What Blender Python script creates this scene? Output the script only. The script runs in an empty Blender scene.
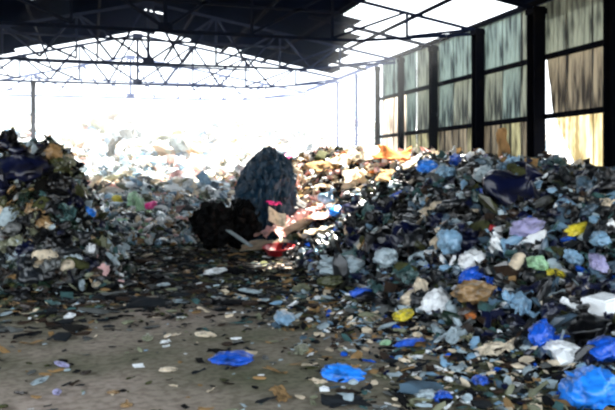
import bpy, bmesh, math, random
import numpy as np
from mathutils import Vector, Matrix, noise, Euler

random.seed(11); rng = np.random.default_rng(11)
sc = bpy.context.scene
col = sc.collection
F, V0, YAW, EYE = 700.0, 172.0, math.radians(17.1), 1.7
SN, CS = math.sin(YAW), math.cos(YAW)

# ------------------------------------------------------------------ helpers
def lin(h):
    h = h.lstrip('#'); o = []
    for i in (0, 2, 4):
        c = int(h[i:i+2], 16) / 255
        o.append(c / 12.92 if c <= .04045 else ((c + .055) / 1.055) ** 2.4)
    return tuple(o) + (1,)

MATS = {}
def film(name, hexc, rough=.4, spec=.5, var=.35, scale=7., metal=0., dirt='#1c1a16', trans=0., wrinkle=0.):
    """a surface with its own stains and smears"""
    if name in MATS: return MATS[name]
    m = bpy.data.materials.new(name); m.use_nodes = True
    nt = m.node_tree; b = nt.nodes['Principled BSDF']
    tc = nt.nodes.new('ShaderNodeTexCoord'); nz = nt.nodes.new('ShaderNodeTexNoise')
    nz.inputs['Scale'].default_value = scale; nz.inputs['Detail'].default_value = 5
    nt.links.new(tc.outputs['Object'], nz.inputs['Vector'])
    rp = nt.nodes.new('ShaderNodeValToRGB')
    rp.color_ramp.elements[0].position = .48; rp.color_ramp.elements[0].color = (0, 0, 0, 1)
    rp.color_ramp.elements[1].position = .72; rp.color_ramp.elements[1].color = (1, 1, 1, 1)
    nt.links.new(nz.outputs['Fac'], rp.inputs['Fac'])
    ml = nt.nodes.new('ShaderNodeMath'); ml.operation = 'MULTIPLY'; ml.inputs[1].default_value = var
    nt.links.new(rp.outputs['Color'], ml.inputs[0])
    mx = nt.nodes.new('ShaderNodeMixRGB'); mx.inputs['Color1'].default_value = lin(hexc); mx.inputs['Color2'].default_value = lin(dirt)
    nt.links.new(ml.outputs[0], mx.inputs['Fac']); nt.links.new(mx.outputs[0], b.inputs['Base Color'])
    b.inputs['Roughness'].default_value = rough; b.inputs['Specular IOR Level'].default_value = spec
    b.inputs['Metallic'].default_value = metal
    if trans:
        out = nt.nodes['Material Output']; tr = nt.nodes.new('ShaderNodeBsdfTranslucent'); ms = nt.nodes.new('ShaderNodeMixShader')
        nt.links.new(mx.outputs[0], tr.inputs['Color']); ms.inputs[0].default_value = trans
        nt.links.new(b.outputs[0], ms.inputs[1]); nt.links.new(tr.outputs[0], ms.inputs[2]); nt.links.new(ms.outputs[0], out.inputs['Surface'])
    if wrinkle:
        n2 = nt.nodes.new('ShaderNodeTexNoise'); n2.inputs['Scale'].default_value = scale*1.1; n2.inputs['Detail'].default_value = 4; n2.noise_type = 'RIDGED_MULTIFRACTAL' if hasattr(n2, 'noise_type') else 'FBM'
        bp = nt.nodes.new('ShaderNodeBump'); bp.inputs['Strength'].default_value = .8; bp.inputs['Distance'].default_value = wrinkle
        nt.links.new(tc.outputs['Object'], n2.inputs['Vector']); nt.links.new(n2.outputs['Fac'], bp.inputs['Height']); nt.links.new(bp.outputs[0], b.inputs['Normal'])
    MATS[name] = m
    return m

PAL = {
 'white': '#f4f6f6', 'pale grey': '#a6b6bc', 'blue grey': '#4e6474', 'teal grey': '#40605f', 'pale blue': '#84a9c4',
 'bright blue': '#2488f4', 'royal blue': '#1858c8', 'navy': '#0c1230', 'black': '#08090c', 'cream': '#dccbb0',
 'tan': '#96774f', 'orange': '#d07a3c', 'pink': '#eab9b4', 'hot pink': '#ff2f96', 'red': '#c0202a',
 'yellow': '#e3cf3a', 'olive': '#45482a', 'pale green': '#9cc89c', 'dark green': '#182a1f', 'brown': '#33271f', 'grey': '#5a5c5a',
 'dark grey': '#1c2024', 'pale olive': '#80826a', 'lavender': '#a29ec6'}
def pm(c, kind='plastic'):
    if kind == 'plastic': return film('plastic_' + c.replace(' ', '_'), PAL[c], .3, .6, .75, 3.2, wrinkle=.04)
    if kind == 'cloth': return film('cloth_' + c.replace(' ', '_'), PAL[c], .9, .15, .7, 4, wrinkle=.03)
    if kind == 'board': return film('board_' + c.replace(' ', '_'), PAL[c], .85, .2, .65, 4)
    return film(kind, PAL[c])

def mk(name, verts, faces, mats=None, fmat=None, smooth=False):
    me = bpy.data.meshes.new(name); me.from_pydata([tuple(v) for v in verts], [], [tuple(f) for f in faces])
    for m in (mats or []): me.materials.append(m)
    if fmat is not None: me.polygons.foreach_set('material_index', np.asarray(fmat, dtype=np.int32))
    if smooth: me.polygons.foreach_set('use_smooth', np.ones(len(me.polygons), dtype=bool))
    me.update(); return me
def link(name, me, parent=None, loc=(0, 0, 0), rot=(0, 0, 0), scl=(1, 1, 1)):
    o = bpy.data.objects.new(name, me); col.objects.link(o); o.parent = parent
    o.location = loc; o.rotation_euler = rot; o.scale = scl; return o
def tag(o, label=None, cat=None, group=None, kind=None):
    if label: o['label'] = label
    if cat: o['category'] = cat
    if group: o['group'] = group
    if kind: o['kind'] = kind
    return o

class MB:
    def __init__(s): s.v = []; s.f = []; s.m = []
    def add(s, vs, fs, mi=0):
        n = len(s.v); s.v += [tuple(v) for v in vs]; s.f += [tuple(i + n for i in f) for f in fs]; s.m += [mi] * len(fs)
    def box(s, c, d, rot=None, mi=0):
        R = rot or Matrix.Identity(3); c = Vector(c); vs = []
        for z in (-1, 1):
            for x, y in ((-1, -1), (1, -1), (1, 1), (-1, 1)):
                vs.append(c + R @ Vector((x*d[0]/2, y*d[1]/2, z*d[2]/2)))
        s.add(vs, [(3, 2, 1, 0), (4, 5, 6, 7), (0, 1, 5, 4), (1, 2, 6, 5), (2, 3, 7, 6), (3, 0, 4, 7)], mi)
    def bar(s, a, b, w, h=None, mi=0):
        a, b = Vector(a), Vector(b); d = b - a; L = d.length; d.normalize()
        up = Vector((0, 0, 1)) if abs(d.z) < .95 else Vector((0, 1, 0))
        x = d.cross(up).normalized(); y = x.cross(d)
        s.box((a + b) / 2, (w, L, h or w), Matrix((x, d, y)).transposed(), mi)
    def angle(s, a, b, w, t=.008, mi=0):
        """an L section bar"""
        a, b = Vector(a), Vector(b); d = (b - a).normalized()
        up = Vector((0, 0, 1)) if abs(d.z) < .95 else Vector((0, 1, 0))
        x = d.cross(up).normalized(); y = x.cross(d)
        s.bar(a, b, w, t, mi); s.bar(a + x*w/2 - y*w/2, b + x*w/2 - y*w/2, t, w, mi)
    def mesh(s, name, mats): return mk(name, s.v, s.f, mats, s.m)

# ------------------------------------------------------------------ the land and the heaps
def sm(t):
    t = np.clip(t, 0, 1); return t*t*(3 - 2*t)
def lumps(x, y):
    a = np.sin(x*2.1 + 1.3*np.sin(y*1.7)) * np.cos(y*2.3 + 1.1*np.sin(x*1.9 + 1))
    b = np.sin(x*4.7 + y*1.3 + 2*np.sin(y*.9)) * np.cos(y*5.1 - x*2.2)
    c = np.sin(x*9.3 - y*4.1) * np.sin(y*8.7 + x*3.3)
    return .5*a + .33*b + .17*c
def h_right(x, y):
    x = np.asarray(x, float); y = np.asarray(y, float)
    hc = np.interp(y, [1, 4, 6, 8, 10, 13, 17, 23, 26, 30], [.25, .5, .95, 1.3, 1.52, 1.8, 2.05, 2.0, 1.5, .3])
    x0 = np.interp(y, [2, 5, 8, 12, 16, 18, 24], [3.3, 3.1, 2.7, 3.1, 3.2, 3.4, 4.2])
    s = sm((x - x0) / np.interp(y, [0, 8, 15, 17], [4.6, 4.2, 3.4, 2.6]))
    return hc*s*(1 + .16*lumps(x, y)) + .10*s*lumps(x*2.3, y*2.1)
def h_left(x, y):
    x = np.asarray(x, float); y = np.asarray(y, float)
    s = sm((.75 - x) / 1.5) * sm((y - 10.1) / 2.1) * sm((21 - y)/4)
    return 2.02*s*(1 + .12*lumps(x*1.3 + 4, y*1.3)) 
def h_far(x, y):
    x = np.asarray(x, float); y = np.asarray(y, float)
    return .42*sm((y - 16.8)/2.2)*(1 + .5*lumps(x*1.4, y*1.2)) + np.clip((y - 21.0)/24, 0, 1.0)*(4.5 - .0*x)*(1 + .06*lumps(x*.7, y*.5))
def H(x, y):
    return np.maximum(np.maximum(h_right(x, y), h_left(x, y)), h_far(x, y))
def ray(u, v, d):
    """point at forward distance d seen at u, v"""
    s = d / F
    return Vector((s*(SN*F + CS*(u - 307.5)), s*(CS*F - SN*(u - 307.5)), EYE + s*(V0 - v)))
def hit(u, v, dmax=60):
    d = 3.0; last = 3.0
    while d < dmax:
        p = ray(u, v, d)
        if p.z < float(H(p.x, p.y)):
            for _ in range(8):
                m = (last + d)/2; p = ray(u, v, m)
                if p.z < float(H(p.x, p.y)): d = m
                else: last = m
            p = ray(u, v, d); return p, d
        last = d; d += .05 + .006*d
    return None, None

# ------------------------------------------------------------------ crumpled shapes
def ico(sub):
    bm = bmesh.new(); bmesh.ops.create_icosphere(bm, subdivisions=sub, radius=1)
    v = np.array([x.co[:] for x in bm.verts]); f = [tuple(w.index for w in g.verts) for g in bm.faces]; bm.free(); return v, f
ICO = {k: ico(k) for k in (1, 2, 3, 4)}
def nz3(p, sc_, off): return noise.noise(Vector((p[0]*sc_ + off, p[1]*sc_ - off*.7, p[2]*sc_ + off*1.9)))
def crumple(seed, sub=3, flat=.55, sharp=1.0):
    """a crushed bag: ridged lobes with creases"""
    v, f = ICO[sub]; out = []
    r = random.Random(seed); o = r.uniform(0, 90); ex = r.uniform(.65, 1.0)
    for p in v:
        n1 = 1 - 2.2*abs(nz3(p, 1.1, o)); n2 = 1 - 2.4*abs(nz3(p, 2.6, o + 9)); n3 = (1 - 2.6*abs(nz3(p, 5.2, o + 20)))*.8
        k = .72 + .22*n1 + .2*sharp*n2 + .12*sharp*n3
        q = Vector(p) * k
        q.x += .18*nz3(p, 1.7, o + 40); q.y += .18*nz3(p, 1.7, o + 50)
        out.append((q.x*.5, q.y*.5*ex, q.z*.5*flat))
    return np.array(out), list(f)
def tied(seed, sub=3):
    """a full bag with a gathered neck and flared mouth"""
    v, f = ICO[sub]; out = []; r = random.Random(seed); o = r.uniform(0, 90)
    for p in v:
        a = math.atan2(p[1], p[0]); z = p[2]
        if z > .72:                                                 # neck and mouth
            t = (z - .72)/.28
            rad = .10 + .26*max(0, t - .35) + .03*math.sin(a*7 + o); zz = .62 + .42*t
            out.append((rad*math.cos(a)*.6, rad*math.sin(a)*.6, zz*.5)); continue
        w = .06*math.sin(a*9 + o + z*2)*(1 - abs(z))
        k = 1 + .16*nz3(p, 1.4, o) + .12*(1 - 2*abs(nz3(p, 3, o))) + w
        zz = z*.62*k
        if zz < -.36: zz = -.36 + (zz + .36)*.2
        g = 1.0 if z < .35 else 1 - .55*(z - .35)/.37
        out.append((p[0]*k*g*.5, p[1]*k*g*.5, zz*.5))
    return np.array(out), list(f)
def sheet(seed, n=12, amp=.3, el=.7, smoothf=False):
    """a creased, torn sheet lying in folds"""
    r = random.Random(seed); o = r.uniform(0, 90); vs = []; fs = []
    for j in range(n + 1):
        for i in range(n + 1):
            x = i/n - .5; y = (j/n - .5)*el; p = (x*1.6, y*1.6, 0)
            e = 1 - .18*max(0, nz3(p, 3.2, o + 3))*2
            z = amp*((1 - 2*abs(nz3(p, 1.3, o)))*.5 + (0 if smoothf else .35*(1 - 2*abs(nz3(p, 3.4, o)))) + .1*nz3(p, 6, o))
            vs.append((x*e + .09*nz3(p, 2.5, o + 7), y*e + .09*nz3(p, 2.5, o + 8), z))
    for j in range(n):
        for i in range(n):
            a = j*(n + 1) + i; fs.append((a, a + 1, a + n + 2, a + n + 1))
    vs = np.array(vs); vs[:, 2] -= vs[:, 2].mean(); return vs, fs
def solid(vs, fs, n, t=.012):
    """give a grid sheet a thickness"""
    m = len(vs); lo = vs.copy(); lo[:, 2] -= t; v = np.vstack([vs, lo]); f = list(fs) + [tuple(reversed([i + m for i in q])) for q in fs]
    w = n + 1; ring = [i for i in range(w)] + [j*w + n for j in range(1, w)] + [n*w + i for i in range(n - 1, -1, -1)] + [j*w for j in range(n - 1, 0, -1)]
    for a, b in zip(ring, ring[1:] + ring[:1]): f.append((b, a, a + m, b + m))
    return v, f
def board(seed, n=6):
    """a torn cardboard panel with a bent flap"""
    r = random.Random(seed); vs = []; fs = []; fold = r.uniform(-.1, .25); ang = r.uniform(.4, 1.1); o = r.uniform(0, 50); el = r.uniform(.5, .9)
    for j in range(n + 1):
        for i in range(n + 1):
            x = i/n - .5; y = (j/n - .5)*el; z = .015*nz3((x, y, 0), 6, o); ed = .05*nz3((x*2, y*2, 0), 5, o) if i in (0, n) or j in (0, n) else 0
            if x > fold: z += (x - fold)*math.sin(ang); x = fold + (x - fold)*math.cos(ang)
            vs.append((x + ed, y + ed, z))
    for j in range(n):
        for i in range(n):
            a = j*(n + 1) + i; fs.append((a, a + 1, a + n + 2, a + n + 1))
    return solid(np.array(vs), fs, n, .018)
def lathe(prof, n=14):
    vs = []; fs = []
    for r_, z in prof:
        for k in range(n): vs.append((r_*math.cos(2*math.pi*k/n), r_*math.sin(2*math.pi*k/n), z))
    for j in range(len(prof) - 1):
        for k in range(n): a = j*n + k; b = j*n + (k + 1) % n; fs.append((a, b, b + n, a + n))
    fs.append(tuple(range(n))[::-1]); fs.append(tuple((len(prof) - 1)*n + k for k in range(n)))
    return np.array(vs), fs
def bottle(seed):
    r = random.Random(seed); d = r.uniform(.13, .17)
    v, f = lathe([(d*.8, -.5), (d, -.47), (d, -.2), (d*.9, -.17), (d*.9, -.1), (d, -.07), (d, .15), (d*.8, .26), (.05, .38), (.045, .42), (.06, .425), (.06, .5)])
    v = v[:, [2, 0, 1]]; v[:, 2] *= r.uniform(.5, 1); return v, f
def sack(seed, sub=3):
    v, f = ICO[sub]; r = random.Random(seed); o = r.uniform(0, 90); out = []
    for p in v:
        q = [math.copysign(abs(c)**.55, c) for c in p]
        w = .05*math.sin(q[0]*14 + o)*abs(q[0]) + .09*nz3(p, 1.7, o) + .05*(1 - 2*abs(nz3(p, 4, o)))
        e = 1 - .45*max(0, abs(q[0]) - .72)/.28
        out.append((q[0]*.5, q[1]*.3*(1 + w)*(.6 + .4*e), q[2]*.19*(1 + w)*e))
    return np.array(out), list(f)
def chunk(seed):
    bm = bmesh.new(); bmesh.ops.create_cube(bm, size=1); r = random.Random(seed)
    bmesh.ops.bevel(bm, geom=bm.edges[:], offset=.05, segments=1, affect='EDGES')
    bmesh.ops.triangulate(bm, faces=bm.faces[:]); bmesh.ops.subdivide_edges(bm, edges=bm.edges[:], cuts=2)
    o = r.uniform(0, 50); e = (1, r.uniform(.5, .9), r.uniform(.25, .5)); vs = []
    for v in bm.verts:
        k = 1 + .1*nz3(v.co, 2.5, o) - .12*max(0, nz3(v.co, 4, o + 5)); vs.append((v.co.x*e[0]*k, v.co.y*e[1]*k, v.co.z*e[2]*k))
    f = [tuple(w.index for w in g.verts) for g in bm.faces]; bm.free(); return np.array(vs), f

SHAPES = {
 'plastic_bag': [crumple(i, 4, .5 + .05*(i % 5)) for i in range(10)] + [tied(90 + i, 4) for i in range(2)],
 'plastic_sheet': [solid(*sheet(100 + i, 18, .42, .55 + .05*i), 18, .006) for i in range(7)],
 'rag': [solid(*sheet(200 + i, 12, .34, .5 + .07*i, True), 12, .012) for i in range(6)],
 'cardboard_piece': [board(300 + i) for i in range(6)],
 'bin_bag': [tied(400 + i, 4) for i in range(5)],
 'woven_sack': [sack(500 + i) for i in range(5)],
 'plastic_bottle': [bottle(600 + i) for i in range(4)],
 'foam_piece': [chunk(700 + i) for i in range(4)]}
SURF = {'plastic_bag': 'plastic', 'plastic_sheet': 'plastic', 'rag': 'cloth', 'cardboard_piece': 'board', 'bin_bag': 'plastic', 'woven_sack': 'cloth', 'plastic_bottle': 'plastic', 'foam_piece': 'board'}
CAT = {'plastic_bag': 'plastic bag', 'plastic_sheet': 'plastic sheet', 'rag': 'rag', 'cardboard_piece': 'cardboard', 'bin_bag': 'bin bag', 'woven_sack': 'sack', 'plastic_bottle': 'bottle', 'foam_piece': 'foam'}
cache = {}
def shape_mesh(kind, i, colour):
    i %= len(SHAPES[kind]); key = (kind, i, colour)
    if key not in cache:
        v, f = SHAPES[kind][i]
        cache[key] = mk(kind, v, f, [pm(colour, SURF[kind])], smooth=kind not in ('cardboard_piece', 'foam_piece', 'plastic_sheet'))
    return cache[key]

# ------------------------------------------------------------------ camera, sky, sun
cam = bpy.data.cameras.new('camera'); co = bpy.data.objects.new('camera', cam); col.objects.link(co)
co.location = (0, 0, EYE); co.rotation_euler = (math.pi/2, 0, -YAW)
cam.sensor_width = 36; cam.lens = F*36/615; cam.shift_y = -(205 - V0)/615; cam.clip_end = 400
sc.camera = co
w = bpy.data.worlds.new('sky'); sc.world = w; w.use_nodes = True
bg = w.node_tree.nodes['Background']; bg.inputs[0].default_value = (.80, .90, 1, 1); bg.inputs[1].default_value = 2.2
sl = bpy.data.lights.new('sun', 'SUN'); sl.energy = 26; sl.angle = math.radians(1.5); sl.color = (1, .93, .82)
so = bpy.data.objects.new('sun', sl); col.objects.link(so)
so.rotation_euler = Vector((.46, .36, .82)).to_track_quat('Z', 'Y').to_euler(); so.location = (30, 15, 35)
sc.cycles.filter_width = 2.4
sc.view_settings.view_transform = 'Standard'; sc.view_settings.look = 'None'; sc.view_settings.gamma = 1; sc.view_settings.use_curve_mapping = False
sc.view_settings.exposure = .95

# ------------------------------------------------------------------ floor
def mud():
    m = bpy.data.materials.new('packed_mud'); m.use_nodes = True; nt = m.node_tree; b = nt.nodes['Principled BSDF']; N = nt.nodes.new; L = nt.links.new
    tc = N('ShaderNodeTexCoord')
    def nzn(s, d, st=None):
        n = N('ShaderNodeTexNoise'); n.inputs['Scale'].default_value = s; n.inputs['Detail'].default_value = d; L(tc.outputs['Object'], n.inputs['Vector']); return n
    a = nzn(.33, 6); r = N('ShaderNodeValToRGB'); e = r.color_ramp.elements
    e[0].position = .38; e[0].color = lin('#5e6049'); e[1].position = .62; e[1].color = lin('#b5a498')
    L(a.outputs['Fac'], r.inputs['Fac'])
    c = nzn(14, 8); r2 = N('ShaderNodeValToRGB'); r2.color_ramp.elements[0].position = .40; r2.color_ramp.elements[0].color = (.62, .6, .58, 1); r2.color_ramp.elements[1].position = .56
    L(c.outputs['Fac'], r2.inputs['Fac'])
    mx = N('ShaderNodeMixRGB'); mx.blend_type = 'MULTIPLY'; mx.inputs['Fac'].default_value = .8; L(r.outputs[0], mx.inputs[1]); L(r2.outputs[0], mx.inputs[2]); L(mx.outputs[0], b.inputs['Base Color'])
    bp = N('ShaderNodeBump'); bp.inputs['Strength'].default_value = .6; bp.inputs['Distance'].default_value = .04; L(nzn(5, 8).outputs['Fac'], bp.inputs['Height']); L(bp.outputs[0], b.inputs['Normal'])
    b.inputs['Roughness'].default_value = .85; b.inputs['Specular IOR Level'].default_value = .15
    return m
def grid(name, x0, x1, y0, y1, st, fn, mats):
    xs = np.arange(x0, x1 + st/2, st); ys = np.arange(y0, y1 + st/2, st); X, Y = np.meshgrid(xs, ys); Z = fn(X, Y)
    vs = np.stack([X.ravel(), Y.ravel(), Z.ravel()], 1); nx = len(xs)
    fs = [(j*nx + i, j*nx + i + 1, (j + 1)*nx + i + 1, (j + 1)*nx + i) for j in range(len(ys) - 1) for i in range(nx - 1)]
    return vs, fs
v, f = grid('floor', -14, 10, -4, 20, .15, lambda x, y: .018*lumps(x*.9, y*.8) - .01, None)
fl = link('floor', mk('floor', v, f, [mud()], smooth=True)); tag(fl, kind='structure')
yard = MB(); yard.box((0, 60, -.12), (240, 260, .1)); yd = link('floor', yard.mesh('yard', [film('yard_dirt', '#a09684', .95, .1, .5, .4)])); tag(yd, kind='structure')

# ------------------------------------------------------------------ heaps (countless fragments): stuff
LOW = [crumple(800 + i, 2, .5) for i in range(6)] + [crumple(820 + i, 1, .4) for i in range(3)] + [sheet(840 + i, 5, .4, .6) for i in range(8)] + [board(860 + i, 3) for i in range(2)]
def scatter(vl, fl_, ml, pts, sizes, pal, wts, flat=0., lift=.12, along=None):
    """drop fragments on the points; returns the running vertex count"""
    n0 = sum(len(a) for a in vl); cum = rng.choice(len(pal), size=len(pts), p=np.array(wts)/sum(wts))
    for k, (x, y) in enumerate(pts):
        sv, sf = LOW[int(rng.integers(len(LOW)))]
        s = sizes[k]; e = Euler((rng.normal()*(.55*(1 - flat)), rng.normal()*(.55*(1 - flat)), rng.uniform(0, 6.28))).to_matrix()
        M = np.array(e); S = np.array([s*rng.uniform(.8, 1.5), s*rng.uniform(.5, 1.0), s*rng.uniform(.6, 1.2)*(1 - .6*flat)])
        P = (sv*S) @ M.T + np.array([x, y, float(H(x, y)) + s*lift])
        vl.append(P); fl_.append(np.array([f_ + (f_[0],)*0 for f_ in sf], dtype=object) if False else [tuple(i + n0 for i in f_) for f_ in sf]); ml.append(np.full(len(sf), cum[k] + 1)); n0 += len(sv)
def heap(name, fn, box, st, base, npt, size, pal, wts, label, cond, dens=None, flat=0., surf='plastic'):
    v, f = grid(name, *box, st, fn, None)
    keep = [q for q in f if max(v[i][2] for i in q) > .03]
    vl = [v.copy()]; vl[0][:, 2] -= .04; fl2 = [keep]; ml = [np.zeros(len(keep), int)]
    pts = []
    while len(pts) < npt:
        x = rng.uniform(box[0], box[1], 4000); y = rng.uniform(box[2], box[3], 4000)
        ok = cond(x, y)
        if dens is not None: ok &= rng.uniform(0, 1, 4000) < dens(x, y)
        pts += list(zip(x[ok], y[ok]))
    pts = pts[:npt]
    sizes = [size*math.exp(rng.normal()*.35)*(1 + .02*max(0, p[1] - 12)) for p in pts]
    scatter(vl, fl2, ml, pts, sizes, pal, wts, flat)
    V = np.vstack(vl); Fc = [q for g in fl2 for q in g]
    me = mk(name, V, Fc, [base] + [pm(c, surf) for c in pal], np.concatenate(ml))
    o = link(name, me); tag(o, label, 'waste heap', kind='stuff'); return o
black = film('wet_shaded_refuse', '#12110f', .9, .12, .5, 3)  # wet black-brown base, crevice shade between the pieces put into its colour
pale = film('sunwashed_refuse', '#b8b0a4', .9, .2, .5, 3)  # pale base, washed-out sunlight put into its colour

COLD = ['blue grey', 'teal grey', 'pale grey', 'dark grey', 'black', 'navy', 'pale blue', 'olive', 'royal blue', 'white', 'brown', 'dark green', 'grey']
CW = [8, 7, 7, 16, 24, 12, 5, 4, 2, 4, 5, 5, 5]
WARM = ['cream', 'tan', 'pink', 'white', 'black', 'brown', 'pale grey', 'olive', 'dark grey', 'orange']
WW = [16, 9, 9, 10, 7, 5, 4, 2, 4, 2]  # leans cream and pink, warm sunlight on the crest put into the colours
heap('waste_heap', h_right, (2.4, 9.7, .5, 14.0), .15, black, 11000, .15, COLD, CW, 'dark blue-grey heap of crushed rubbish filling the floor along the right wall',
     lambda x, y: (h_right(x, y) > .06), lambda x, y: np.clip(1.5 - y/16, .3, 1))
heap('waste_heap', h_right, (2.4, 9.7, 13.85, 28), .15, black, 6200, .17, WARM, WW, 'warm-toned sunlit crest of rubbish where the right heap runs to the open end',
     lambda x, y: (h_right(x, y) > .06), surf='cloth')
LEFT = ['olive', 'pale olive', 'dark green', 'black', 'grey', 'dark grey', 'tan', 'navy', 'pale grey', 'brown', 'pink', 'teal grey']
LW = [8, 11, 8, 20, 9, 9, 6, 5, 9, 5, 3, 5]
heap('waste_heap', h_left, (-8, .9, 10, 21), .15, black, 8000, .145, LEFT, LW, 'steep dark olive heap of rubbish at the left edge of the shed', lambda x, y: h_left(x, y) > .06, lambda x, y: np.where(x > -3.5, 1, .35))
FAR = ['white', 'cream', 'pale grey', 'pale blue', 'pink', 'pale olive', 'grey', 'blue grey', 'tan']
FW = [14, 9, 10, 5, 4, 6, 4, 3, 3]  # kept pale, overexposed daylight on the hill put into the colours
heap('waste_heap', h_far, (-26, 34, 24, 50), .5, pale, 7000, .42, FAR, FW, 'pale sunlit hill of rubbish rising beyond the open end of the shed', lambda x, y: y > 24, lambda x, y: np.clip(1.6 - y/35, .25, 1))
MID = ['white', 'pale grey', 'blue grey', 'cream', 'black', 'dark grey', 'teal grey', 'pale green', 'olive', 'tan', 'navy', 'pale blue', 'pink']
MW = [10, 9, 5, 6, 7, 5, 4, 3, 4, 4, 3, 4, 2]
heap('waste_heap', h_far, (-12, 9.7, 16.6, 24), .25, film('grey_refuse', '#4a4742', .9, .15, .5, 3), 6500, .17, MID, MW, 'low mixed bank of pale and dark rubbish across the back of the dirt floor', lambda x, y: (h_right(x, y) < .5) & (h_left(x, y) < .5))

# loose flat litter trodden into the floor
def floor_litter(name, n, size, box, dens, pal, wts, label, flat=.8):
    vl = []; f2 = []; ml = []; pts = []
    while len(pts) < n:
        x = rng.uniform(box[0], box[1], 3000); y = rng.uniform(box[2], box[3], 3000)
        ok = (rng.uniform(0, 1, 3000) < dens(x, y)) & (H(x, y) < .1); pts += list(zip(x[ok], y[ok]))
    pts = pts[:n]; sizes = [size*math.exp(rng.normal()*.45) for _ in pts]
    scatter(vl, f2, ml, pts, sizes, pal, wts, flat, .06)
    me = mk(name, np.vstack(vl), [q for g in f2 for q in g], [pm(pal[0], 'cloth')] + [pm(c, 'cloth') for c in pal], np.concatenate(ml))
    tag(link(name, me), label, 'litter', kind='stuff')
FP = ['dark grey', 'black', 'brown', 'grey', 'pale grey', 'olive', 'tan', 'pale olive', 'white', 'teal grey', 'cream']
floor_litter('floor_litter', 4600, .11, (-4, 4.2, 7.6, 17.5), lambda x, y: np.clip((y - 7.4)/2.6, 0, 1)*np.where(x < 1.6 - (y - 7)*.1, 1, .8), FP, [14, 18, 10, 4, 1.5, 5, 2, 2, .5, 2, .7], 'dark carpet of trodden litter over the middle of the dirt floor')
floor_litter('floor_litter', 1000, .06, (-2.5, 4, 3.6, 9.6), lambda x, y: .25 + .75*np.clip((x - .4 - (y - 4)*.15)/2, 0, 1), FP, [9, 8, 7, 6, 6, 4, 6, 6, 5, 2, 5], 'thin scatter of small scraps on the bare dirt near the camera')
floor_litter('floor_litter', 2100, .075, (1.2, 4.6, 3.8, 11), lambda x, y: np.clip((x - 1.6)/1.6, 0, 1), COLD + ['cream', 'tan', 'pale olive'], [4, 4, 8, 8, 12, 5, 5, 4, 2, 7, 8, 2, 5] + [12, 8, 8], 'mixed scraps spilled along the foot of the right heap', .45)

# ------------------------------------------------------------------ steel shed
steel = film('shaded_steel', '#0a1120', .9, .05, .35, 3)  # near-black copy of the steel, shade under the roof put into the colour
pale_steel = film('hazed_steel', '#3e4e78', .7, .2, .3, 3)  # lighter blue copy for the open end, bloom and haze put into the colour
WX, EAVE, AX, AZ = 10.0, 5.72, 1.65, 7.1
mid_steel = film('blue_grey_steel', '#27324c', .8, .1, .3, 3)  # copy between the two, with part of the haze put into its colour
def zroof(x): return AZ - (x - AX)*.166 if x > AX else AZ - (AX - x)*.24
LX = -6.7
# corrugated roof
def roof_mat():
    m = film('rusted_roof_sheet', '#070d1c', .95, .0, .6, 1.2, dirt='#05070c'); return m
vs = []; fs = []; st = .06; y0, y1 = -2.5, 27.9; ny = int((y1 - y0)/st)
xs = list(np.linspace(LX - .3, AX, 9)) + list(np.linspace(AX, WX + .3, 14))[1:]
for j in range(ny + 1):
    y = y0 + j*st
    for x in xs: vs.append((x, y, zroof(x) + .06 + .018*math.sin(y*2*math.pi/.24)))
def gone(x, y):
    r = random.Random(int(y/.9)*31 + int(x*1.7)*7)
    edge = np.interp(y, [10.5, 13, 16.5, 20, 25, 28], [7.6, 6.4, 6.7, 7.6, 9.0, 9.7])
    if y > 14.4 and x > edge: return True
    if y > 27.0 and r.random() < .35: return True
    return False
nx = len(xs)
for j in range(ny):
    yc = y0 + (math.floor(j*st/.9) + .5)*.9
    for i in range(nx - 1):
        if gone((xs[i] + xs[i + 1])/2, yc): continue
        # a few rust holes
        if (i, j) in ((8, 440), (9, 441), (7, 425), (8, 443), (5, 380), (12, 410)): continue
        a = j*nx + i; fs.append((a, a + 1, a + nx + 1, a + nx))
ce = link('ceiling', mk('ceiling', vs, fs, [roof_mat()], smooth=True)); tag(ce, kind='structure')

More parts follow.
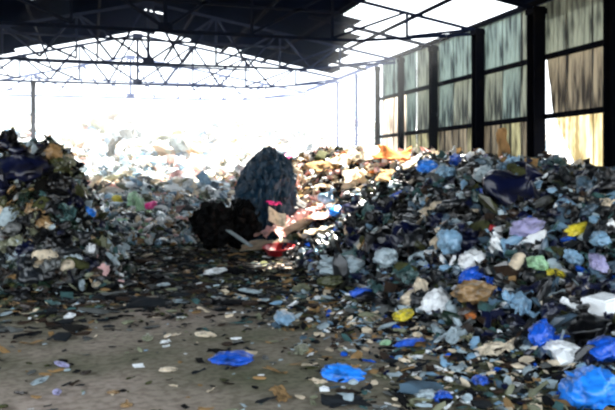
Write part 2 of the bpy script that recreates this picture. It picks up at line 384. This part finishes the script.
# roof trusses
def truss(y, pale_=False):
    root = bpy.data.objects.new('roof_truss', None); col.objects.link(root); root.location = (AX, y, 5.1)
    mt = pale_steel if pale_ == 2 else mid_steel if pale_ else steel
    T = lambda x, z: (x - AX, 0, z - 5.1)
    xsn = [LX, -4.6, -2.5, -.45, AX, 3.74, 5.83, 7.9, WX - .1]
    top = lambda x: zroof(x) - .16
    zb = lambda x: 5.1 if x < 6.5 else 5.1 + (x - 6.5)*.11
    m = MB(); m.angle(T(LX, top(LX)), T(AX, top(AX)), .09); m.angle(T(AX, top(AX)), T(WX - .1, top(WX - .1)), .09); link('top_chord', m.mesh('top_chord', [mt]), root)
    m = MB(); m.angle(T(LX, 5.0), T(6.5, 5.1), .08); m.angle(T(6.5, 5.1), T(WX - .1, zb(WX - .1)), .08); link('bottom_chord', m.mesh('bottom_chord', [mt]), root)
    m = MB(); m.bar(T(-2.6, 5.75), T(6.0, 5.75), .065); link('tie_bar', m.mesh('tie_bar', [mt]), root)
    m = MB(); m.bar(T(AX, 5.1), T(AX, top(AX)), .09); m.box(T(AX, 5.12), (.34, .04, .22)); m.box(T(AX, top(AX) - .08), (.36, .04, .2)); link('king_post', m.mesh('king_post', [mt]), root)
    for a, b in zip(xsn, xsn[1:]):
        if b <= AX: p, q = (b, zb(b)), (a, top(a))
        else: p, q = (a, zb(a)), (b, top(b))
        if abs(p[1] - q[1]) > .25 and pale_ and abs((a + b)/2 - AX) < 6:
            xm = (a + b)/2
            for (r0, r1) in (((xm, zb(xm)), (b, top(b))), ((a, top(a)), (xm, zb(xm)))) if a < AX else (((xm, zb(xm)), (a, top(a))), ((b, top(b)), (xm, zb(xm)))):
                m = MB(); m.bar(T(*r0), T(*r1), .065); link('web_diagonal', m.mesh('web_diagonal', [mt]), root)
        if abs(p[1] - q[1]) > .25:
            m = MB(); m.bar(T(*p), T(*q), .065); link('web_diagonal', m.mesh('web_diagonal', [mt]), root)
    for x in xsn[1:-1]:
        if x != AX: m = MB(); m.bar(T(x, zb(x)), T(x, top(x)), .06); link('web_post', m.mesh('web_post', [mt]), root)
    return root
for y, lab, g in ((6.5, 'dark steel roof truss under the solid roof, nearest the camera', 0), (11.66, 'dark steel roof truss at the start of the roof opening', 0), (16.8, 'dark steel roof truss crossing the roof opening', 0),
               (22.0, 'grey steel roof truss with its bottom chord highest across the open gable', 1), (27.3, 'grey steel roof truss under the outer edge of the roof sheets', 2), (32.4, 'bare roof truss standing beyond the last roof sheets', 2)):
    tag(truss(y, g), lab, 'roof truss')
# purlins along the roof, rafters in the opening
for x, lab in ((-5.2, 'first from the left eave'), (-3.4, 'second from the left eave'), (-1.7, 'left of the ridge'), (.2, 'close left of the ridge'), (3.1, 'close right of the ridge'), (4.9, 'over the right heap'), (6.6, 'at the inner edge of the roof opening'), (8.3, 'running down the middle of the roof opening')):
    m = MB(); m.angle((0, -2, 0), (0, 32.6 if x < 4 else 28.2, 0), .08); o = link('roof_purlin', m.mesh('roof_purlin', [steel]), None, (x, 0, zroof(x) - .07)); tag(o, 'long thin steel roof purlin ' + lab, 'purlin')
for y, lab in ((14.2, 'nearest the camera'), (19.4, 'in the middle of the opening'), (24.6, 'farthest from the camera')):
    m = MB(); m.bar((6.0, 0, zroof(6.0) - .17), (WX - .1, 0, zroof(WX - .1) - .17), .07, .1); o = link('roof_rafter', m.mesh('roof_rafter', [steel]), None, (0, y, 0)); tag(o, 'slanting steel rafter crossing the roof opening, ' + lab, 'rafter')
m = MB(); m.bar((0, 10, 0), (0, 32.6, 0), .08, .12); tag(link('eaves_beam', m.mesh('eaves_beam', [pale_steel]), None, (WX - .02, 0, EAVE - .06)), 'thin steel eaves beam along the top of the right wall', 'beam')
# columns
def column(x, y, h, wd, mt, label, z0=0):
    m = MB(); t = wd*.1
    m.box((0, wd*.45, h/2), (wd, t, h)); m.box((0, -wd*.45, h/2), (wd, t, h)); m.box((0, 0, h/2), (t, wd*.9, h)); m.box((0, 0, .02), (wd*1.7, wd*1.7, .04)); m.box((0, 0, h - .1), (wd*1.2, wd*1.1, .12))
    tag(link('steel_column', m.mesh('steel_column', [mt]), None, (x, y, z0)), label, 'column')
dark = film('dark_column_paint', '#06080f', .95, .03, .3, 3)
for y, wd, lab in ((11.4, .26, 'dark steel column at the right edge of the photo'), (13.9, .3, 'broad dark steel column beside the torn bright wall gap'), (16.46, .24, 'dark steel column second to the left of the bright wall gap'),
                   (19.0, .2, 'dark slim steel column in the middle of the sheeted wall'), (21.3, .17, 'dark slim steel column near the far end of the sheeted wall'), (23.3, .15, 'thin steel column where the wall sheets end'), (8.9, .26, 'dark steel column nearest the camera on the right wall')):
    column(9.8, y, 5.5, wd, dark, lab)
column(9.8, 25.4, 5.5, .1, pale_steel, 'pale thin post just beyond the end of the sheeted wall')
column(9.8, 27.6, 5.5, .08, pale_steel, 'pale thin post second beyond the end of the sheeted wall')
column(-2.05, 27.3, 5.0, .15, film('grey_column_paint', '#6a707c', .6, .3, .3, 3), 'lone grey post under the truss at the left of the open end')

# right wall: girts and translucent sheets
wr = MB()
for z in (.4, 1.65, 2.97, 4.33, 5.66): wr.bar((WX - .06, 5, z), (WX - .06, 23.3, z), .07, .12)
wall = link('wall_right', wr.mesh('wall_right', [dark])); tag(wall, kind='structure')
def sheet_mat(name, c1, c2, tr):
    m = bpy.data.materials.new(name); m.use_nodes = True; nt = m.node_tree; N = nt.nodes.new; L = nt.links.new; b = nt.nodes['Principled BSDF']; out = nt.nodes['Material Output']
    tc = N('ShaderNodeTexCoord'); mp = N('ShaderNodeMapping'); mp.inputs['Scale'].default_value = (1, 4, .6); L(tc.outputs['Object'], mp.inputs[0])
    n1 = N('ShaderNodeTexNoise'); n1.inputs['Scale'].default_value = 1.3; n1.inputs['Detail'].default_value = 6; L(mp.outputs[0], n1.inputs['Vector'])
    r = N('ShaderNodeValToRGB'); e = r.color_ramp.elements; e[0].position = .40; e[0].color = lin(c2); e[1].position = .58; e[1].color = lin(c1); L(n1.outputs['Fac'], r.inputs['Fac'])
    L(r.outputs[0], b.inputs['Base Color']); b.inputs['Roughness'].default_value = .7
    t = N('ShaderNodeBsdfTranslucent'); L(r.outputs[0], t.inputs['Color']); ms = N('ShaderNodeMixShader'); ms.inputs[0].default_value = tr
    L(b.outputs[0], ms.inputs[1]); L(t.outputs[0], ms.inputs[2]); L(ms.outputs[0], out.inputs[0]); return m
SM = {0: sheet_mat('fibre_sheet_teal', '#687a78', '#1c282c', .12), 1: sheet_mat('fibre_sheet_green', '#687068', '#1c2222', .15), 2: sheet_mat('fibre_sheet_olive', '#85856a', '#24241c', .2),
      3: sheet_mat('fibre_sheet_yellow', '#c4bb98', '#75694a', .34), 4: sheet_mat('fibre_sheet_grey', '#746e60', '#1e1c1a', .14), 5: sheet_mat('fibre_sheet_tan', '#cfc6b8', '#6a6058', .4)}  # yellow one is a paler copy, sun shining through put into its colour
def wsheet(ya, yb, za, zb, mat, xo=0., cut=None, label=None, tilt=0.):
    n = max(6, int((yb - ya)/.025)); nz_ = 6; vs = []; fs = []
    for j in range(nz_ + 1):
        for i in range(n + 1):
            t = i/n; s = j/nz_; a, b_ = ya, yb
            if cut: a = ya + cut[0]*(1 - s) + cut[2]*s; b_ = yb - cut[1]*(1 - s) - cut[3]*s
            y = a + (b_ - a)*t; vs.append((.012*math.sin(y*2*math.pi/.13) + tilt*(1 - s), y, za + (zb - za)*s))
    for j in range(nz_):
        for i in range(n): q = j*(n + 1) + i; fs.append((q, q + 1, q + n + 2, q + n + 1))
    cy = (ya + yb)/2; vs = [(a, b_ - cy, c) for a, b_, c in vs]
    o = link('wall_sheet', mk('wall_sheet', vs, fs, [mat], smooth=True), wall, (WX + xo, cy, 0))
    if label: o['label'] = label
rows = [(.0, 1.68), (1.62, 3.0), (2.94, 4.36), (4.30, 5.72)]
bays = [5.0, 6.4, 8.9, 11.4, 13.9, 16.46, 19.0, 21.3, 23.3]
RW = random.Random(5)
for bi, (ya, yb) in enumerate(zip(bays, bays[1:])):
    k = 3 if yb - ya > 2 else 2
    for ri, (za, zb) in enumerate(rows):
        for c in range(k):
            a = ya + (yb - ya)*c/k - .02; b_ = ya + (yb - ya)*(c + 1)/k + .04
            if bi == 3:                       # the torn bay between the 11.66 and 14.2 columns
                if ri == 1:
                    if c == 2: continue
                    if c == 1: wsheet(a, b_, za, zb, SM[3], .02, (0, .45, 0, -.45), 'pale yellow sheet with a torn slanting edge beside the bright gap'); continue
                    wsheet(a, b_, za, zb, SM[3], .02); continue
                if ri == 2 and c == 2: wsheet(a, b_, za, zb, SM[4], .02, (0, .38, 0, .12)); continue
                mt = SM[4] if ri == 2 else SM[1] if ri == 3 else SM[4]
            elif bi >= 7: mt = SM[0 if ri == 3 else 5]
            else:
                mt = SM[[2, 2, 1, 0][ri]] if RW.random() < .6 else SM[[2, 4, 0, 1][ri]]
            if bi >= 3 and RW.random() < .18:
                wsheet(a, b_, za, zb, mt, .014*(c % 2), (RW.uniform(0, .12), 0, 0, 0)); continue
            wsheet(a, b_, za, zb, mt, .014*(c % 2))

# ------------------------------------------------------------------ rubbish one can count
occupied = []
def put(kind, u, v, wpx, colour, label=None, group=None, var=0, sq=1., rot=None, tall=1., sink=.25, tilt=.3, name=None, p=None):
    if p is None:
        p, d = hit(u, v)
        if p is None: return None
    else: d = p.y
    s = wpx/F*d
    if rot is None: rot = random.uniform(0, 6.28)
    slope_x = float(H(p.x + .15, p.y) - H(p.x - .15, p.y))/.3; slope_y = float(H(p.x, p.y + .15) - H(p.x, p.y - .15))/.3
    nrm = Vector((-slope_x, -slope_y, 1)).normalized()
    q = Vector((0, 0, 1)).rotation_difference(nrm.lerp(Vector((0, 0, 1)), .4)).to_matrix() @ Euler((random.gauss(0, tilt), random.gauss(0, tilt), rot)).to_matrix()
    me = shape_mesh(kind, var, colour)
    S = (s*1.12, s*1.12*sq, s*1.12*tall)
    zmin = min((q @ Vector((c[0]*S[0], c[1]*S[1], c[2]*S[2]))).z for c in me_pts(kind, var))
    ht = -zmin*2
    o = link(name or kind, me, None, (p.x, p.y, float(H(p.x, p.y)) - zmin - ht*sink), q.to_euler(), S)
    tag(o, label, CAT[kind], group)
    return o
_mp = {}
def me_pts(kind, var):
    k = (kind, var % len(SHAPES[kind]))
    if k not in _mp: _mp[k] = SHAPES[kind][k[1]][0][::5]
    return _mp[k]

def zone(u, v, p):
    if float(h_left(p.x, p.y)) > .15 and p.x < 1 and p.y < 21: return 'left'
    if p.y > 23: return 'far'
    if float(h_right(p.x, p.y)) > .12:
        return 'crest' if p.y > 13.2 else ('right' if p.y > 8.2 else 'near')
    if p.y > 16.3: return 'back'
    if p.y > 9: return 'middle'
    return 'front'
ZP = {
 'left': ('on the steep left heap', LEFT, LW), 'far': ('on the pale hill beyond the shed', FAR, FW),
 'crest': ('on the sunlit crest of the right heap', ['cream', 'white', 'tan', 'pink', 'pale grey', 'black', 'brown', 'pale blue', 'orange'], [13, 8, 7, 8, 3, 2, 4, 1, 1.5]),  # cream and pink weighted up, sunlit tone put into the colours
 'right': ('on the dark slope below the sheeted wall', ['pale grey', 'blue grey', 'teal grey', 'pale blue', 'navy', 'black', 'dark grey', 'white', 'royal blue', 'lavender'], [6, 7, 6, 5, 8, 20, 13, 3.5, 2, 1.5]),  # black weighted up, deep shade of the hollows put into the colours
 'near': ('on the nearest part of the right heap', ['pale grey', 'blue grey', 'teal grey', 'white', 'pale blue', 'royal blue', 'black', 'dark grey', 'pale green', 'cream'], [6, 6, 5, 5, 4, 3, 18, 12, 1, 2]),  # extra black here too, standing in for shade between the pieces
 'back': ('in the low bank behind the dirt floor', MID, MW), 'middle': ('in the trodden litter of the middle floor', ['pale grey', 'dark grey', 'black', 'teal grey', 'brown', 'white', 'olive', 'tan'], [2, 9, 11, 3, 6, .8, 4, 1.5]),
 'front': ('loose on the dirt near the camera', ['tan', 'cream', 'dark grey', 'grey', 'white', 'brown', 'pale olive'], [4, 4, 4, 4, 3, 4, 4])}
ADJ = {'plastic_bag': 'crumpled %s plastic bag', 'plastic_sheet': 'torn creased sheet of %s plastic', 'rag': 'limp %s rag in soft folds', 'cardboard_piece': 'bent piece of %s cardboard', 'bin_bag': 'knotted full %s bag',
       'woven_sack': 'slack %s woven sack', 'plastic_bottle': 'dirty %s plastic bottle lying flat', 'foam_piece': 'broken block of %s foam'}
PLU = {'plastic_bag': '%s plastic bags', 'plastic_sheet': '%s plastic sheets', 'rag': '%s rags', 'cardboard_piece': '%s cardboard', 'bin_bag': '%s knotted bags', 'woven_sack': '%s sacks', 'plastic_bottle': '%s bottles', 'foam_piece': '%s foam'}
BOARD = ['tan', 'brown', 'cream']
def strew(kind, n, px, cols=None, skip=()):
    done = 0; tries = 0
    while done < n and tries < n*6:
        tries += 1
        u = random.uniform(-6, 620); v = random.uniform(140, 408)
        p, d = hit(u, v)
        if p is None or d > 34: continue
        if p.x > 9.6 or (p.x > 9.3 and p.y < 24): continue
        z = zone(u, v, p)
        if z in skip: continue
        if z == 'front' and random.random() < .95 - .5*max(0, (u - 200)/400): continue
        if z == 'middle' and random.random() < .4: continue
        if any(abs(u - q[1]) < q[3]*.5 + 8 and -q[3]*.35 - 4 < v - q[2] < q[3]*.35 + 14 for q in P): continue
        zn, pal, wt = ZP[z]
        c = random.choices(pal, wt)[0]
        if cols: c = random.choice(cols)
        fac = {'front': .4, 'middle': .5, 'far': .8, 'back': .75, 'left': .7}.get(z, 1)
        base = random.uniform(*px)*fac*min(1.25, 11/d + .1)
        put(kind, u, v, base, c, ADJ[kind] % c + ' ' + zn, PLU[kind] % c + ' ' + zn, random.randrange(12), random.uniform(.7, 1.1), p=p, tall=random.uniform(.8, 1.3)*(.6 if z in ('front', 'middle') else 1), tilt=.12 if z in ('front', 'middle') else .4)
        done += 1
# `base` is a width in pixels at that distance; the point carries its own y
_old = put
def put(kind, u, v, wpx, colour, label=None, group=None, var=0, sq=1., rot=None, tall=1., sink=.25, tilt=.3, name=None, p=None):
    return _old(kind, u, v, wpx, colour, label, group, var, sq, rot, tall, sink, tilt, name, p)
# singled-out pieces
B = 'plastic_bag'
P = [
 (B, 342, 378, 40, 'bright blue', 'bright blue plastic bag lying alone on the bare dirt at the front', 0, .7, .55),
 (B, 232, 362, 36, 'royal blue', 'flattened blue plastic bag left of the bright blue one on bare dirt', 1, .8, .35),
 (B, 590, 402, 62, 'bright blue', 'largest bright blue bag, bulging in the bottom right corner', 2, .8, .9),
 (B, 565, 357, 42, 'white', 'lumpy white bag between two deep blue bags at lower right', 3, .6, .5),
 (B, 541, 346, 36, 'royal blue', 'deep blue bag directly behind the lumpy white bag', 4, .8, .9),
 (B, 607, 358, 40, 'royal blue', 'deep blue bag at the right photo edge above the largest blue bag', 5, .8, .8),
 (B, 480, 383, 26, 'royal blue', 'small blue bag on scraps near the bottom edge, right of centre', 6, .6, .5),
 (B, 411, 346, 30, 'royal blue', 'blue bag on the dirt behind and right of the lone blue bag', 7, .6, .4),
 (B, 443, 401, 20, 'royal blue', 'blue bag touching a pale bag at the bottom edge', 8, .8, .7),
 (B, 427, 399, 20, 'pale grey', 'pale bag touching a blue bag at the bottom edge', 9, .8, .6),
 (B, 474, 308, 38, 'tan', 'crumpled orange-tan paper bag at the foot of the right heap', 3, .9, .8),
 (B, 470, 320, 16, 'orange', 'small orange-red wrapper tucked under the orange-tan bag', 5, .8, .6),
 (B, 578, 239, 26, 'yellow', 'oval yellow bag high on the dark right slope', 1, .6, .6),
 (B, 556, 281, 24, 'yellow', 'yellow bag beside the pale green bag on the right slope', 6, .6, .6),
 (B, 537, 276, 20, 'pale green', 'pale green bag beside a yellow bag on the right slope', 7, .8, 1.2),
 (B, 341, 280, 42, 'pale grey', 'wide pale grey bag low at the left foot of the right heap', 2, .7, .7),
 (B, 330, 290, 24, 'olive', 'olive bag below the wide pale grey bag', 4, .7, .6),
 (B, 284, 325, 36, 'pale blue', 'flat pale blue bag on the floor left of the right heap', 9, .6, .35),
 (B, 152, 211, 13, 'hot pink', 'hot pink bag in the bank behind the floor', 0, 1, 1),
 (B, 90, 219, 13, 'bright blue', 'bright blue bag beside the foot of the left heap', 1, .9, .9),
 (B, 118, 206, 11, 'yellow', 'small yellow bag between the left heap and the hot pink bag', 2, .8, 1.2),
 (B, 134, 208, 16, 'pale green', 'pale green bag just left of the hot pink bag', 3, .8, 1.2),
 (B, 287, 163, 11, 'hot pink', 'magenta scrap on the crest right of the tall dark bundle', 4, 1, .8),
 (B, 335, 218, 17, 'bright blue', 'blue bag in the middle of the sunlit pinkish slope', 5, .8, .8),
 (B, 427, 176, 24, 'bright blue', 'bright blue bag on the heap crest in front of the sheeted wall', 6, .8, .8),
 (B, 455, 168, 18, 'royal blue', 'blue bag farther right on the crest, below the wall', 7, .8, .8),
 (B, 445, 183, 24, 'pale blue', 'pale blue bag just below the two blue bags on the crest', 8, .8, .8),
 ('bin_bag', 518, 206, 62, 'navy', 'big navy bag on the crest left of the bright wall gap', 0, .8, .9),
 (B, 483, 186, 24, 'pale grey', 'pale grey bag against the left side of the big navy bag', 3, .8, .9),
 ('plastic_sheet', 495, 255, 26, 'white', 'white plastic sheet bent into an arch on the right slope', 0, .6, 1.6),
 (B, 449, 262, 26, 'pale blue', 'pale blue bag half way up the right slope', 9, 1, 1.3),
 (B, 490, 233, 11, 'red', 'small red wrapper on the dark right slope', 2, .8, .8),
 (B, 471, 287, 28, 'royal blue', 'dark royal blue bag above the orange-tan paper bag', 6, .7, .8),
 (B, 403, 322, 26, 'yellow', 'dull yellow bag at the edge of the dirt by the right heap', 8, .6, .5),
 (B, 362, 300, 22, 'royal blue', 'blue bag right of the olive bag at the foot of the heap', 1, .7, .7),
 (B, 386, 272, 24, 'pale grey', 'pale grey bag in the dark hollow left of the right slope', 4, .8, 1.),
 (B, 527, 240, 28, 'lavender', 'lavender-white bag left of the oval yellow bag', 9, .8, .8),
 (B, 598, 275, 26, 'lavender', 'pale lavender bag above the white foam box', 7, .8, .7),
 ('plastic_sheet', 520, 318, 46, 'pale blue', 'pale blue plastic sheet spread above the deep blue bags', 2, .7, .7),
 ('plastic_sheet', 455, 338, 48, 'pale grey', 'pale grey plastic sheet at the front foot of the right heap', 4, .5, .5),
 ('plastic_sheet', 500, 352, 44, 'cream', 'dirty cream sheet on the ground in front of the right heap', 5, .5, .4),
 ('cardboard_piece', 258, 250, 58, 'cream', 'largest sunlit cream board, flat on the dirt before the tall dark bundle', 0, .8, .3),  # enlarged pale board, brightness of the sun patch put into its colour
 ('plastic_sheet', 284, 240, 50, 'pink', 'pale pink sheet lying behind the red basin in the sun', 5, .8, .6),
 ('cardboard_piece', 300, 238, 34, 'cream', 'sunlit cream board right of the red basin', 3, .9, .5),
 ('rag', 290, 228, 34, 'pink', 'pink rag draped on the sunlit slope above the red basin', 2, .9, .8),
 ('rag', 320, 226, 36, 'pink', 'wide pink rag between the blue bag and the sunlit boards', 4, .9, .7),
 ('rag', 330, 232, 28, 'cream', 'cream rag on the sunlit slope under the middle blue bag', 1, .9, .8),
 ('rag', 345, 168, 30, 'cream', 'cream rag on the crest, nearest the end of the stick', 0, .9, .8),
 ('rag', 368, 166, 32, 'cream', 'broad cream rag on the crest below the wall end', 3, .9, .8),
 ('rag', 392, 163, 34, 'orange', 'orange-brown rag on the crest in front of the last wall sheets', 5, .9, .8),
 ('rag', 410, 172, 26, 'cream', 'cream rag left of the bright blue crest bag', 2, .9, .8),
 ('rag', 322, 178, 26, 'tan', 'tan rag on the crest right of the stick', 4, .9, .8),
 ('rag', 352, 186, 30, 'cream', 'cream rag part way down the sunlit side of the crest', 1, .9, .8),
 ('rag', 385, 184, 28, 'tan', 'tan rag part way down the crest below the wall end', 0, .9, .8),
 ('plastic_sheet', 303, 226, 44, 'pink', 'pale pink sheet on the sunlit slope right of the dark bundle', 1, .9, .7),
 ('plastic_sheet', 316, 240, 30, 'cream', 'cream sheet on the sunlit slope behind the red basin', 3, .9, .7),
 ('plastic_sheet', 270, 232, 26, 'pink', 'pale pink sheet resting on the cream board', 6, .9, .7),
 ('plastic_sheet', 240, 245, 30, 'cream', 'long cream strip beside the black bag on the floor', 4, .4, .4),
 (B, 168, 371, 18, 'cream', 'small cream wrapper alone on the dirt at the lower left', 3, .5, .3),
 (B, 57, 394, 14, 'lavender', 'small lavender-white wrapper near the bottom left corner', 4, .7, .5),
 (B, 40, 382, 18, 'pale grey', 'pale flattened wrapper above the lavender-white one', 5, .5, .3),
 ('cardboard_piece', 30, 344, 24, 'tan', 'tan board with a dark edge on the left dirt floor', 1, .6, .4),
 ('rag', 28, 337, 24, 'black', 'black rag lying behind the tan board at left', 2, .5, .5),
 (B, 62, 366, 16, 'lavender', 'pale wrapper left of centre on the bare dirt', 6, .5, .4),
 (B, 205, 337, 18, 'cream', 'cream wrapper on the dirt behind the flattened blue bag', 7, .6, .5),
 ('rag', 280, 395, 38, 'tan', 'tan rag spread flat at the bottom edge, left of the lone blue bag', 3, .5, .35),
 ('rag', 266, 402, 20, 'dark grey', 'dark rag beside the tan rag at the bottom edge', 1, .6, .5),
 ('rag', 345, 404, 46, 'dark grey', 'dark grey rag on the ground in front of the lone blue bag', 4, .5, .45),
 ('rag', 400, 395, 26, 'black', 'black rag on the scraps right of the lone blue bag', 0, .6, .5),
 (B, 301, 352, 22, 'pale olive', 'pale olive bag behind the lone blue bag', 2, .6, .5),
 ('cardboard_piece', 298, 365, 20, 'tan', 'tan board between the two front blue bags', 4, .5, .5),
 ('rag', 275, 372, 24, 'tan', 'faded tan rag just right of the flattened blue bag', 5, .5, .4),
 (B, 385, 345, 16, 'pale green', 'small pale green bag behind the lone blue bag', 0, .7, .6),
 ('bin_bag', 20, 172, 48, 'navy', 'large navy bag on top of the left heap', 2, .8, .7),
 (B, 215, 275, 24, 'white', 'white bag in the trodden litter left of the right heap', 6, .5, .4),
 (B, 250, 296, 20, 'pale grey', 'pale grey wrapper in the trodden litter', 5, .5, .4),
 (B, 96, 287, 14, 'cream', 'cream wrapper in front of the left heap', 8, .5, .4),
 (B, 600, 250, 24, 'pale blue', 'pale blue bag at the right photo edge below the oval yellow bag', 3, .8, .8),
 ('bin_bag', 588, 330, 44, 'black', 'black bag in the shade under the white foam box', 3, .9, .8),
]
for i, (k, u, v, w_, c, lab, var, sq, tall) in enumerate(P):
    put(k, u, v, w_, c, lab, None, var, sq, None, tall, .12 if v > 335 else .3 if k == 'bin_bag' else -.2, .12)

strew('plastic_bag', 290, (11, 25))
strew('plastic_sheet', 280, (13, 30))
strew('rag', 150, (12, 26))
strew('cardboard_piece', 90, (12, 24), BOARD, ('left',))
strew('bin_bag', 50, (18, 30), ['black', 'navy', 'dark grey'], ('front', 'middle', 'far', 'crest'))
strew('woven_sack', 50, (15, 28), ['pale grey', 'cream', 'olive'], ('front', 'middle'))
strew('plastic_bottle', 50, (10, 18), ['pale blue', 'white', 'pale green'], ('far',))
strew('foam_piece', 36, (10, 20), ['white', 'cream'], ())

# white foam box with lid at the right edge
def boxmesh(mb, sx, sy, sz, t=.02):
    mb.box((0, 0, t/2), (sx, sy, t))
    for s in (-1, 1): mb.box((s*(sx - t)/2, 0, sz/2), (t, sy, sz)); mb.box((0, s*(sy - t)/2, sz/2), (sx - 2*t, t, sz))
foam = pm('white', 'board')
p, d = hit(604, 318)
root = bpy.data.objects.new('foam_box', None); col.objects.link(root); root.location = (p.x, p.y, p.z - .03); root.rotation_euler = (.05, -.06, .3); tag(root, 'square white foam box tipped on the heap at the right edge', 'box')
m = MB(); boxmesh(m, .34, .24, .2); link('body', m.mesh('body', [foam]), root)
m = MB(); m.box((0, 0, .215), (.36, .26, .03)); m.box((0, 0, .235), (.30, .2, .012)); link('lid', m.mesh('lid', [foam]), root)

# red basin, sunlit
p, d = hit(279, 254)
v_, f_ = lathe([(.20, 0), (.22, .01), (.30, .15), (.33, .155), (.33, .17), (.29, .165), (.20, .03), (.0005, .03)], 28)
o = link('plastic_basin', mk('plastic_basin', v_, f_, [pm('red')], smooth=True), None, (p.x, p.y, p.z - .01), (.12, -.08, 0)); tag(o, 'shallow red basin on the floor in the patch of sun', 'basin')

# the tall dark bundle and black bag at the inner end of the right heap
def lump(name, p, size, shape, mat, label, cat, rot=0, smooth=False):
    v, f = shape; v = v*np.array(size); v[:, 2] -= v[:, 2].min()
    o = link(name, mk(name, v, f, [mat], smooth=smooth), None, p, (0, 0, rot)); tag(o, label, cat); return o
bl = film('black_polythene', '#030304', .6, .12, .3, 3, dirt='#060607', wrinkle=.02)
net = film('blue_netting', '#0f2e42', .5, .4, .95, 6, dirt='#04060a', wrinkle=.06)
p = ray(266, 235, 15.7)
ICO[5] = ico(5)
def bundle(seed):
    v, f = ICO[5]; out = []
    for q in v:
        k = .92 + .30*(1 - 2.2*abs(nz3(q, 1.2, seed))) + .20*(1 - 2.6*abs(nz3(q, 3.2, seed + 5))) + .10*(1 - 2.6*abs(nz3(q, 7, seed + 9))) + .05*(1 - 2.6*abs(nz3(q, 15, seed + 13)))
        z = q[2]; tp = 1 - .14*max(0, z) + .05*max(0, -z)
        out.append((q[0]*k*tp*.5 + .10*z, q[1]*k*tp*.5, math.copysign(abs(z)**.8, z)*(.8 + .2*k)*.5))
    return np.array(out), f
b1 = lump('tarpaulin_bundle', (p.x, p.y, -.3), (.98, 1.1, 2.4), bundle(3.3), net, 'tall dark blue netting bundle rising at the inner end of the right heap', 'bundle', .4)
p = ray(292, 225, 16.2)
lump('bin_bag', (p.x, p.y, float(H(p.x, p.y)) - .1), (1.0, 1.0, 1.1), tied(913, 4), bl, 'black full bag slumped against the right of the blue netting bundle', 'bin bag', 1.0)
p = ray(243, 243, 15.4)
lump('bin_bag', (p.x, p.y, 0), (1.0, .9, 1.7), crumple(914, 4, .62), bl, 'black bag slumped against the left foot of the blue netting bundle', 'bin bag', 1.0)
p = ray(214, 250, 15.0)
lump('bin_bag', (p.x, p.y, 0), (1.0, .75, 1.35), crumple(915, 4, .7), bl, 'jet black full bag standing on the dirt, left of all the right heap', 'bin bag', .3)
p = ray(274, 203, 14.7)
o = link('plastic_sheet', shape_mesh('plastic_sheet', 2, 'hot pink'), None, p, (.2, .1, .2), (.3, .25, .25)); tag(o, 'magenta scrap caught on the face of the blue netting bundle', 'plastic sheet')
p = ray(276, 218, 14.3)
o = link('cardboard_piece', mk('cardboard_piece', *SHAPES['cardboard_piece'][2], [pm('cream', 'board')]), None, p, (1.1, .5, .5), (.45, .5, .6)); tag(o, 'cream board leaning upright on the right foot of the blue netting bundle', 'cardboard')
# stick leaning on the crest
a, b_ = ray(302, 189, 15.4), ray(330, 166, 15.9)
m = MB(); nseg = 5
for k in range(nseg):
    q0 = Vector(a).lerp(Vector(b_), k/nseg) + Vector((0, 0, .03*math.sin(k*2.))); q1 = Vector(a).lerp(Vector(b_), (k + 1)/nseg) + Vector((0, 0, .03*math.sin((k + 1)*2.))); m.bar(q0, q1, .045 - .004*k)
tag(link('wooden_stick', m.mesh('wooden_stick', [film('weathered_wood', '#2a221c', .9)])), 'dark stick slanting up from the sunlit crest beside the netting bundle', 'stick')
# grey plank leaning by the black bag
m = MB(); m.bar(ray(226, 229, 14.9), ray(251, 246, 14.3), .1, .03); tag(link('wooden_plank', m.mesh('wooden_plank', [pm('pale grey', 'board')])), 'narrow pale plank leaning on the black bags at the floor edge', 'plank')
# brown cloth hanging from the girt
me = shape_mesh('rag', 1, 'tan')
o = link('hanging_cloth', me, None, (9.7, 15.1, 2.15), (0, math.radians(80), .1), (1.2, .8, .5)); tag(o, 'brown cloth hanging on the wall left of the broad dark column', 'cloth')

# haze volume added to stand in for bloom at the open end
m = bpy.data.materials.new('bloom_haze'); m.use_nodes = True; nt = m.node_tree; nt.nodes.remove(nt.nodes['Principled BSDF'])
vs_ = nt.nodes.new('ShaderNodeVolumeScatter'); vs_.inputs['Density'].default_value = .012; vs_.inputs['Color'].default_value = (.9, .95, 1, 1); nt.links.new(vs_.outputs[0], nt.nodes['Material Output'].inputs['Volume'])
mb = MB(); mb.box((0, 0, 0), (44, 33, 12)); o = link('bloom_haze', mb.mesh('bloom_haze', [m]), None, (4, 34, 6.05)); tag(o, 'thin haze added to wash out the open end of the shed', 'haze', kind='stuff')
